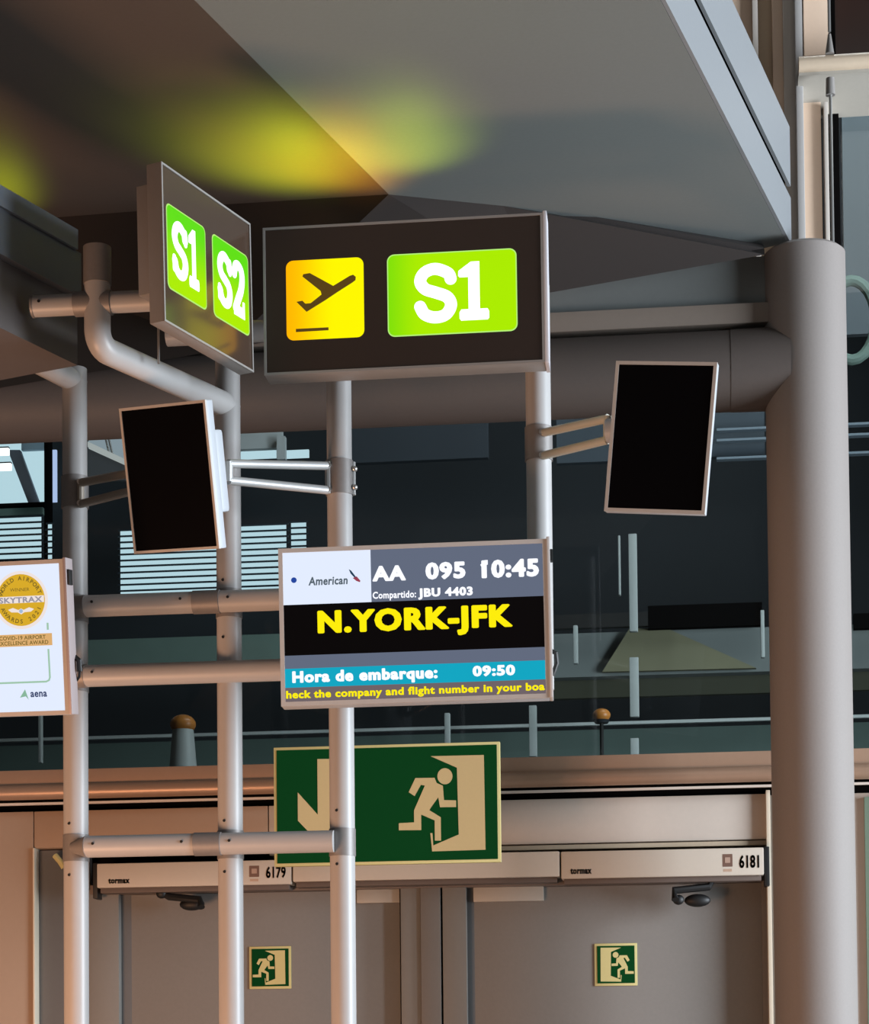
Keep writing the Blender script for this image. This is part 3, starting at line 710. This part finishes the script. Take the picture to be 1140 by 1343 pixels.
# picture area in zoom-6 pixels: TL(47,97) TR(1048,62) BR(1075,650) BL(70,668)
def fz(x, y):
    v = (y-80)/590; xl = 48+22*v; xr_ = 1050+26*v
    u = (x-xl)/(xr_-xl); yt = 97-35*u; yb = 678-22*u
    v = (y-yt)/(yb-yt)
    w_, h_ = FW_-0.026, FH_-0.026
    return (-w_/2+u*w_, h_/2-v*h_)
def fquad(nm, x0, x1, ytl, ybl, m, y=-0.001, th=0.0005):
    """panel: left/right x and y at top-left and bottom-left in zoom pixels"""
    a = fz(x0, ytl); c = fz(x0, ybl); X1 = fz(x1, ytl)[0]
    b = B(); flat(b, [(a[0], c[1]), (X1, c[1]), (X1, a[1]), (a[0], a[1])], y, th); return obj(nm, b, m, fs, local=True)
w_, h_ = FW_-0.026, FH_-0.026
def fband(nm, u0, u1, v0, v1, m, y=-0.001):
    b = B(); flat(b, [(-w_/2+u0*w_, h_/2-v1*h_), (-w_/2+u1*w_, h_/2-v1*h_), (-w_/2+u1*w_, h_/2-v0*h_), (-w_/2+u0*w_, h_/2-v0*h_)], y, 0.0005); return obj(nm, b, m, fs, local=True)
fband('logo_panel', 0, .340, 0, .350, SWH); fband('destination_band', 0, 1, .350, .690, SBK, -0.0009); fband('boarding_band', 0, 1, .778, .905, STEAL); fband('ticker_band', 0, 1, .905, 1, glow('screen_ticker', '#7b6e72', 0.8), -0.0009)
_bm = text_bm('H', 1.0, 0, 0, 0); CAP = max(v.co.z for v in _bm.verts); _bm.free()
def fu(u, v): return (-w_/2+u*w_, h_/2-v*h_)
def ft(s, u0, u1, vb, vt, m, bold=0.0, shear=0.0, y=-0.0024):
    sz = (vb-vt)*h_/(CAP+2*bold)
    vb -= bold*sz/h_*1.0
    return text(fs, 'lettering', s, sz, -w_/2+u0*w_, h_/2-vb*h_, y, m, width=(u1-u0)*w_, bold=bold*sz, shear=shear)
ft('AA', .345, .475, .215, .110, STXT, .06); ft('095', .550, .704, .215, .100, STXT, .06); ft('10:45', .765, .985, .220, .098, STXT, .06)
b = B(); flat(b, [fu(.761,.128), fu(.778,.098), fu(.790,.098), fu(.790,.128), fu(.765,.142)], -0.0024); obj('lettering', b, STXT, fs, local=True)
ft('Compartido:', .345, .512, .330, .283, STXT, .03); ft('JBU 4403', .520, .730, .330, .270, STXT, .06)
ft('N.YORK-JFK', .130, .880, .550, .395, SYEL, .06)
ft('Hora de embarque:', .028, .588, .875, .795, STXT, .06); ft('09:50', .722, .885, .872, .800, STXT, .06)
ft('heck the company and flight number in your boa', .003, .996, .978, .925, SYEL, .045)
ft('American', .098, .250, .225, .168, SDK, .03, 0.1)
b = B(); flat(b, disc(-w_/2+.042*w_, h_/2-.185*h_, .0085), -0.0018); obj('logo_dot', b, SDOT, fs, local=True)
def fu(u, v): return (-w_/2+u*w_, h_/2-v*h_)
b = B(); flat(b, [fu(.255,.125),(fu(.264,.135)),(fu(.285,.185)),(fu(.280,.19)),(fu(.262,.155))], -0.0018); obj('logo_tail_blue', b, SNAVY, fs, local=True)
b = B(); flat(b, [fu(.270,.185),(fu(.285,.175)),(fu(.299,.205)),(fu(.297,.215)),(fu(.283,.205))], -0.0018); obj('logo_tail_red', b, SRED, fs, local=True)
b = B(); box(b, FW_/2-0.001, FW_/2+0.009, -0.008, 0.06, -FH_/2, FH_/2+0.006, 0.002); obj('side_rim', b, mat('side_rim_pale', '#c6c2c0', 0.4, 0.2, 0.02), fs, local=True)
b = B(); box(b, FW_/2+0.009, FW_/2+0.017, 0.0, 0.03, FH_/2-0.065, FH_/2-0.03, 0.002); obj('port_cover', b, BLACKPL, fs, local=True)
b = B(); path_tube(b, [(FW_/2+0.005, 0.04, -0.09), (FW_/2+0.02, 0.03, -0.10), (FW_/2+0.022, 0.03, -0.13), (FW_/2+0.008, 0.04, -0.165)], 0.007, 10); obj('cable', b, BLACKPL, fs, local=True)
for xx in (x3, x4):
    b = B(); box(b, xx+0.7825-0.05, xx+0.7825+0.05, 0.06, 0.26, -0.06, 0.06, 0.004); obj('rear_bracket', b, SHELL, fs, local=True)
# --- award screen at the left edge
LW, LH = 0.8487, 0.4529
ad = monitor((-2.2119, 6.2398, 2.9304), (0.1415, 0.013, -0.0937), LW, LH, 'lit screen showing a gold award seal, cut by the left photo edge', 0.012, 0.05, SWH, 'screen')
# zoom pixels of the crop 0,720..110,945 at x5.97: picture right edge x 455..510
k = 1/5.97
def az(x, y):     # sign plane from photo pixels (tilted screen) by the fitted scale
    px, py = x*k, 720+y*k
    sc = 0.4529/203.5
    cx0, cy0 = (-88, 840)
    u = (px-86)*sc; v = (py-836)*sc
    th = -0.045; u, v = u*math.cos(th)-v*math.sin(th)*0.9, v
    return (LW/2-0.006+u, -v-(px-86)*sc*0.022)
GOLD = glow('seal_gold', '#e3b32c', 0.9); SEALW = glow('seal_white', '#f4e8e4', 0.95); GOLD2 = glow('banner_gold', '#e8b676', 0.9); INK = glow('seal_ink', '#7e6a2c', 0.8); MINT = glow('mint_line', '#a8cfb4', 0.9); INKB = glow('logo_ink', '#3c4a74', 0.8)
sc = 0.4529/203.5
cxs, czs = az(175, 398)
R0 = 228*k*sc
b = B(); flat(b, disc(cxs, czs, R0*1.0, 40), -0.001); obj('seal_rim', b, SEALW, ad, local=True)
b = B(); flat(b, disc(cxs, czs, R0*0.89, 40), -0.0018); obj('seal', b, GOLD, ad, local=True)
b = B(); flat(b, [(cxs-R0*.86, czs-R0*.10), (cxs+R0*.86, czs-R0*.10), (cxs+R0*.86, czs+R0*.13), (cxs-R0*.86, czs+R0*.13)], -0.0026); obj('seal_band', b, SEALW, ad, local=True)
text(ad, 'lettering', 'SKYTRAX', R0*.26, cxs-R0*.80, czs-R0*.085, -0.0036, glow('band_ink', '#a8a3b0', .8), width=R0*1.6, bold=0.0008)
text(ad, 'lettering', 'WINNER', R0*.17, cxs-R0*.38, czs+R0*.30, -0.0030, INK, width=R0*.72)
for word, a0, a1, rr_, fl in (('WORLD AIRPORT', 160, 20, .68, 1), ('AWARDS 2021', 205, 335, .80, -1)):
    for i, ch in enumerate(word):
        if ch == ' ': continue
        a = math.radians(a0+(a1-a0)*i/(len(word)-1)); rad = R0*rr_
        o = text(ad, 'lettering', ch, R0*.20, cxs+rad*math.cos(a), czs+rad*math.sin(a), -0.0030, INK, ax='CENTER', rot=a-PI/2 if fl == 1 else a+PI/2, bold=0.0004)
wing = [(-.48,.04),(-.30,.10),(-.10,.02),(0,.07),(.10,.02),(.30,.10),(.48,.04),(.36,-.05),(.12,-.06),(0,-.13),(-.12,-.06),(-.36,-.05)]
b = B(); flat(b, [(cxs+p[0]*R0, czs-R0*.36+p[1]*R0) for p in wing], -0.0030); obj('wings_emblem', b, SEALW, ad, local=True)
b = B(); flat(b, disc(cxs, czs-R0*.38, R0*.07, 12), -0.0038); obj('emblem_dot', b, glow('emblem_blue', '#a9c4e2', .9), ad, local=True)
bx0, bz0_ = az(-60, 755); bx1, bz1_ = az(413, 660)
bz0_ = az(413, 755)[1]
b = B(); flat(b, [(bx0, bz0_), (bx1, bz0_), (bx1, bz1_), (bx0, bz1_)], -0.001); obj('award_banner', b, GOLD2, ad, local=True)
hb = bz1_-bz0_
text(ad, 'lettering', 'COVID-19 AIRPORT', hb*.46, bx1-R0*1.95, bz0_+hb*.55, -0.0022, INK, width=R0*1.72, bold=0.0003)
text(ad, 'lettering', 'EXCELLENCE AWARD', hb*.46, bx1-R0*2.0, bz0_+hb*.12, -0.0022, INK, width=R0*1.86, bold=0.0003)
lx, lz = az(365, 1040)
def ribbon(pts, w): return stroke(pts, w, False)
lt = az(345, 785)[1]
b = B(); flat(b, ribbon([(lx-.001, lt), (lx, lz+.012), (lx-.003, lz+.004), (lx-.012, lz), (lx-.30, lz)], 0.0055), -0.001); obj('mint_line', b, MINT, ad, local=True)
t0 = az(345, 580)[1]; t1 = az(345, 635)[1]
b = B(); flat(b, [(lx-.003, t1), (lx+.003, t1), (lx+.003, t0), (lx-.003, t0)], -0.001); obj('mint_line', b, MINT, ad, local=True)
ex, ez = az(190, 1160)
text(ad, 'lettering', 'aena', 0.030, ex, ez, -0.0018, INKB, width=(az(330, 1160)[0]-ex), bold=0.0009)
ap = [az(100,1165), az(148,1100), az(172,1182), az(150,1155)]
b = B(); flat(b, ap, -0.0012); obj('arrowhead_logo', b, glow('logo_mint', '#8fc0a4', .9), ad, local=True)
b = B(); box(b, LW/2, LW/2+0.010, -0.006, 0.05, -LH/2, LH/2+0.004, 0.002); obj('side_rim', b, mat('side_rim_mauve', '#a79a9a', 0.4, 0.2, 0.02), ad, local=True)
b = B(); box(b, LW/2+0.010, LW/2+0.017, 0.0, 0.03, LH/2-0.075, LH/2-0.03, 0.002); obj('port_cover', b, BLACKPL, ad, local=True)
b = B(); path_tube(b, [(LW/2+0.004, 0.05, -0.055), (LW/2+0.022, 0.04, -0.068), (LW/2+0.022, 0.04, -0.10)], 0.008, 10); path_tube(b, [(LW/2+0.022, 0.04, -0.10), (LW/2+0.018, 0.045, -0.115), (LW/2+0.004, 0.05, -0.13)], 0.004, 8); obj('cable', b, BLACKPL, ad, local=True)
b = B(); box(b, 0.18, 0.262, 0.05, 0.42, -0.06, 0.02, 0.004); obj('rear_bracket', b, SHELL, ad, local=True)

# --- small upright monitors
mL = monitor((-1.491, 6.2624, 3.4022), (0.2689, 0.0787, -0.4056), 0.3155, 0.4261, 'small upright black monitor between the two left poles, tilted down', 0.008, 0.035)
mR = monitor((-0.0404, 6.4222, 3.5093), (0.0781, 0.1103, -0.1526), 0.3034, 0.443, 'small upright black monitor hanging left of the round column', 0.010, 0.035)
b = B(); box(b, 0.02, 0.150, 0.035, 0.085, -0.11, 0.13, 0.012); obj('rear_cover', b, SHELL, mL, local=True)
b = B(); box(b, -0.16, -0.09, 0.020, 0.055, -0.13, 0.15, 0.012); obj('rear_cover', b, SHELL, mR, local=True)
def arm(parent, pts_top, pts_bot, head, Y0, Y1, m, clampx, cz0, cz1, plate_x):
    """pantograph arm: two bars from pole clamp to monitor bracket"""
    def P(pt, Y): return at(*pt, Y=Y)
    for pts in (pts_top, pts_bot):
        b = B(); a, c = P(pts[0], Y0), P(pts[1], Y1); path_tube(b, [a, c], 0.0135, 12); o = objw('arm_bar', b, m, parent)
    b = B(); a, c = P(pts_top[1], Y1), P(pts_bot[1], Y1); path_tube(b, [a+(a-c)*.1, c-(a-c)*.1], 0.013, 10); objw('end_bracket', b, m, parent)
    b = B(); a, c = P(pts_top[0], Y0), P(pts_bot[0], Y0); path_tube(b, [a+(a-c)*.15, c-(a-c)*.15], 0.011, 10); objw('pole_bracket', b, m, parent)
    for q in (a, c):
        b = B(); tube(b, q+Vector((0, -0.016, 0)), q+Vector((0, -0.008, 0)), 0.009, 12); objw('bolt', b, STEEL, parent)
    b = B(); tube(b, (clampx, YF, cz0), (clampx, YF, cz1), PR+0.004, 48); objw('clamp', b, COLLAR, parent)
def objw(nm, b, m, parent):
    """child given in world coordinates under a rotated parent"""
    from mathutils import Euler
    o = obj(nm, b, m)
    o.parent = parent
    Mw = Matrix.Translation(parent.location) @ Euler(parent.rotation_euler, 'XYZ').to_matrix().to_4x4()
    o.data.transform(Mw.inverted())
    return o
arm(mL, [(431, 611), (300, 608)], [(431, 643), (300, 630)], None, YF-0.03, 6.38, ARM, x3, zat(446, 650, YF), zat(446, 605, YF), None)
b = B(); tube(b, (x3+PR+0.004, YF-0.0, zat(446, 650, YF)), (x3+PR+0.004, YF, zat(446, 607, YF)), 0.008, 10); objw('clamp_ear', b, ARM, mL)
for y in (617, 641):
    b = B(); P_ = Vector((x3+PR+0.010, YF-0.01, zat(446, y, YF))); ball(b, P_, 0.010, (1, 1, .9)); objw('bolt', b, STEEL, mL)
b = B(); p = at(292, 619, Y=6.36); tube(b, p+Vector((-0.035, 0.0, 0)), p+Vector((0.0, 0.0, 0)), 0.042, 24); objw('swivel', b, ARM, mL)
arm(mL, [(106, 633), (180, 619)], [(106, 661), (180, 642)], None, YF-0.045, 6.42, ARM_BROWN, x1, zat(98, 667, YF), zat(98, 626, YF), None)
arm(mR, [(711, 568), (797, 549)], [(711, 598), (797, 577)], None, YF-0.03, 6.50, mat('arm_cream', '#b3b0a2', 0.4, 0.2, 0.04), x4, zat(708, 605, YF), zat(708, 561, YF), None)
b = B(); p = at(805, 565, Y=6.49); tube(b, p+Vector((-0.02, 0, 0)), p+Vector((0.03, -0.01, 0)), 0.036, 24); objw('swivel', b, SHELL, mR)

# ================================================================== FAR HALL SEEN THROUGH THE GLASS
YH = 13.5
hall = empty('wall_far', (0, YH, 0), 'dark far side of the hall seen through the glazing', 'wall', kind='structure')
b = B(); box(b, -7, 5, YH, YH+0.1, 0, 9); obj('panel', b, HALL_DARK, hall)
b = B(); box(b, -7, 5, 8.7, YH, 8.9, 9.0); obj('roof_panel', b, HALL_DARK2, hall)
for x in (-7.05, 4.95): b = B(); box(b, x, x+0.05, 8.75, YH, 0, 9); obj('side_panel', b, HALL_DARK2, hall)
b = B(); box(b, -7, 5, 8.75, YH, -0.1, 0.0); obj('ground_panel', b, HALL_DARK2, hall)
def far(nm, x0, x1, y0, y1, m, Y, th=0.05, parent=hall):
    b = B(); pxbox(b, x0, x1, y0, y1, Y, th); return obj(nm, b, m, parent)
far('floor_slab', -200, 640, 836, 886, GREENISH, 12.0, 0.3); far('floor_slab', 640, 1400, 822, 880, SLAB, 12.0, 0.3)
b = B(); prism(b, [at(790, 881, Y=11.95), at(992, 876, Y=11.95), at(875, 824, Y=11.95), at(826, 824, Y=11.95)], (0, 0.04, 0)); obj('canopy_reflection_panel', b, OLIVE, hall)
far('lower_band', 640, 1400, 882, 908, mat('olive_dark', '#3b3b2c', .8, 0, .1, 5), 12.1); far('lower_band', -200, 1400, 962, 1010, mat('pale_green_dark', '#4b5a54', .8, 0, .1, 5), 12.2)
far('handrail', -200, 1400, 952, 956, MULL, 11.8, 0.03)
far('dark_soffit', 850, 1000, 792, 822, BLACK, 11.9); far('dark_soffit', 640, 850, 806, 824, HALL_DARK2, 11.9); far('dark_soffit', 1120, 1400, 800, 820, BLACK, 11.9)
far('beam', 440, 640, 552, 604, mat('beam_slate', '#2b3138', .7, 0, .1, 5), 12.0)
far('duct', 730, 1003, 535, 602, mat('duct_slate', '#3c444c', .7, 0, .1, 5), 12.0)
for y in (552, 566, 590): far('ledge', 940, 1400, y, y+3, mat('ledge_pale', '#77828c', .6), 11.9)
far('upper_panel', 1106, 1400, 100, 432, mat('blue_grey_panel', '#575d62', .7, 0, .08, 3), 12.4)
b = B(); p = at(1117, 420, Y=11.9); bm2 = [p+Vector((0.13*math.cos(t*PI/12), 0, 0.22*math.sin(t*PI/12))) for t in range(25)]; path_tube(b, bm2, 0.03, 10); obj('ring', b, GREENISH, hall)
# balustrade posts and pale mullions
for (x0, x1, y0, y1) in ((825, 836, 700, 828), (826, 838, 862, 940), (827, 838, 968, 992), (811, 814, 702, 780), (694, 704, 925, 992), (752, 758, 820, 870), (998, 1003, 800, 862), (583, 590, 935, 975), (50, 54, 930, 1000)):
    b = B(); Y = 11.4; xa, xb = xat(x0, (y0+y1)/2, Y), xat(x1, (y0+y1)/2, Y)
    box(b, xa, xb, Y, Y+0.04, zat(x0, y1, Y), zat(x0, y0, Y), 0.004); obj('mullion', b, MULL, hall)
# daylight windows far left, with louvres
def lit_window(name, label, x0, x1, y0, y1, Y, m=SKYPANE):
    w0 = empty(name, at(x0, y1, Y=Y), label, 'window', kind='structure')
    b = B(); pxbox(b, x0, x1, y0, y1, Y, 0.02); obj('pane', b, m, w0); return w0
w4 = lit_window('window_4', 'bright daylight window beyond the glass at the left edge', -90, 60, 566, 661, 13.3)
far('brace', 0, 1, 0, 1, ROOFW, 13.2, parent=w4) if False else None
b = B(); prism(b, [at(10, 590, Y=13.2), at(26, 590, Y=13.2), at(52, 662, Y=13.2), at(38, 662, Y=13.2)], (0, 0.04, 0)); obj('brace', b, mat('brace_grey', '#5f6672', .6), w4)
far('header_panel', 28, 58, 566, 590, mat('header_blue_grey', '#7e93a0', .6), 13.25, 0.03, w4)
far('frame', 58, 63, 560, 740, BLACK, 13.0, 0.1, w4); far('frame', -90, 60, 661, 665, BLACK, 13.1, 0.1, w4); far('sill_band', -90, 56, 665, 677, GREENISH, 13.15, 0.05, w4)
w5 = lit_window('window_5', 'narrow bright window beside the leftmost pole', 63, 74, 590, 658, 13.3, glow('daylight_pane_violet', '#b7c6ee', 1.5))
for i in range(3):
    l_ = empty('strip_lamp', at(0, 575+20*i, Y=12.9), 'white strip lamp at the left photo edge, %s of three' % ('top', 'middle', 'lowest')[i], 'lamp', 'strip lamps at the left edge')
    b = B(); pxbox(b, -40, (9, 11, 14)[i], 568+20*i, 577+20*i, 12.9, 0.03, 0.004); obj('tube', b, SKYWHITE, l_)
    b = B(); pxbox(b, -40, (9, 11, 14)[i], 566.5+20*i, 568+20*i, 12.9, 0.03); obj('housing', b, HALL_DARK, l_)
def louvres(name, label, x0, x1, ya, pitch, n, jag=0, dx=0.0):
    L = empty(name, at(x0, ya+n*pitch, Y=12.6), label, 'louvre', 'bright louvre blinds beyond the glass')
    b = B(); pxbox(b, x0+3, x1-3, ya, ya+n*pitch, 12.75, 0.02); obj('daylight_pane', b, SKYPANE, L)
    for i in range(n+1):
        y = ya+i*pitch
        b = B(); xx1 = x1
        pxbox(b, x0-(1 if i % 2 else 0), xx1+(1 if i % 2 else 0), y-1.0, y+1.0, 12.6, 0.012); obj('slat', b, SLATM_D, L)
    return L
SLATM_D = mat('louvre_slat_dark', '#1d2a33', 0.6, 0, 0.1, 20)
louvres('louvre_blind', 'bright louvre blind above the award screen at left edge', -90, 56, 679, 8.0, 7)
louvres('louvre_blind', 'narrow strip of louvres beside the leftmost pole', 60, 70, 686, 8.0, 6)
louvres('louvre_blind', 'bright louvre blind behind the left upright monitor and middle pole', 155, 378, 691, 8.0, 11)
louvres('louvre_blind', 'short bright louvre blind right of the second pole, by the third', 379, 404, 684, 8.0, 6)
w6 = lit_window('window_6', 'low bright skylight strip between the second and third pole', 312, 362, 587, 601, 13.2)
b = B(); pxbox(b, 375, 405, 590, 600, 13.2, 0.02); obj('pane', b, SKYPANE, w6)
far('roof_panel', 312, 370, 564, 588, ROOFW, 13.1, 0.05, w6); far('post', 363, 374, 572, 602, ROOFW, 13.05, 0.05, w6)
w7 = lit_window('window_7', 'pale roof glazing between the first pole and left monitor', 116, 165, 572, 612, 13.2, glow('pale_sky', '#a9b4bd', 1.0))
b = B(); prism(b, [at(115, 586, Y=13.1), at(166, 610, Y=13.1), at(166, 603, Y=13.1), at(115, 579, Y=13.1)][::-1], (0, 0.05, 0)); obj('brace', b, mat('brace_white_glow', '#f0f0ee', .5, emit=0.7), w7)  # brace is no lamp, its brightness is put in as self-glow
b = B(); prism(b, [at(115, 588, Y=13.12), at(168, 612, Y=13.12), at(168, 630, Y=13.12), at(115, 630, Y=13.12)][::-1], (0, 0.03, 0)); obj('lower_panel', b, mat('grey_lower', '#5b5a5c', .7), w7)
for x in (138, 142): 
    b = B(); p0, p1 = at(x, 572, Y=13.15), at(x+6, 598, Y=13.15); path_tube(b, [p0, p1], 0.008, 6); obj('glazing_bar', b, SIGNFRAME, w7)
# amber domed lamps on the far side
def beacon(x, y, s, label, body=True):
    Y = 11.2; P0 = at(x, y, Y=Y)
    r = empty('dome_lamp', P0, label, 'lamp')
    b = B(); ball(b, P0, 0.055*s, (1, 1, 0.75)); 
    for v in [v for v in b.bm.verts if v.co.z < P0.z-0.03*s]: v.co.z = P0.z-0.03*s
    obj('dome', b, AMBER, r)
    if body:
        b = B(); tube(b, P0-Vector((0, 0, 0.03)), P0-Vector((0, 0, 0.26)), 0.045*s, 20, r2=0.06*s); obj('stand', b, MULL, r)
    else:
        b = B(); tube(b, P0-Vector((0, 0, 0.03*s)), P0-Vector((0, 0, 0.05*s)), 0.05*s, 20, r2=0.04*s); obj('stand', b, HALL_DARK, r)
        b = B(); tube(b, P0-Vector((0, 0, 0.05*s)), P0-Vector((0, 0, 0.30*s)), 0.012*s, 12); obj('stem', b, HALL_DARK2, r)
beacon(240, 950, 1.25, 'amber domed lamp on a pale stand behind the glass, between left poles')
beacon(789, 938, 0.85, 'small amber domed lamp behind the glass, left of the pale mullion', False)
area('far_hall_light', (1.5, 10.0, 8.5), (-0.5, 12.5, 3.0), 3.0, 1.5, 190, (0.88, 0.96, 1.0))
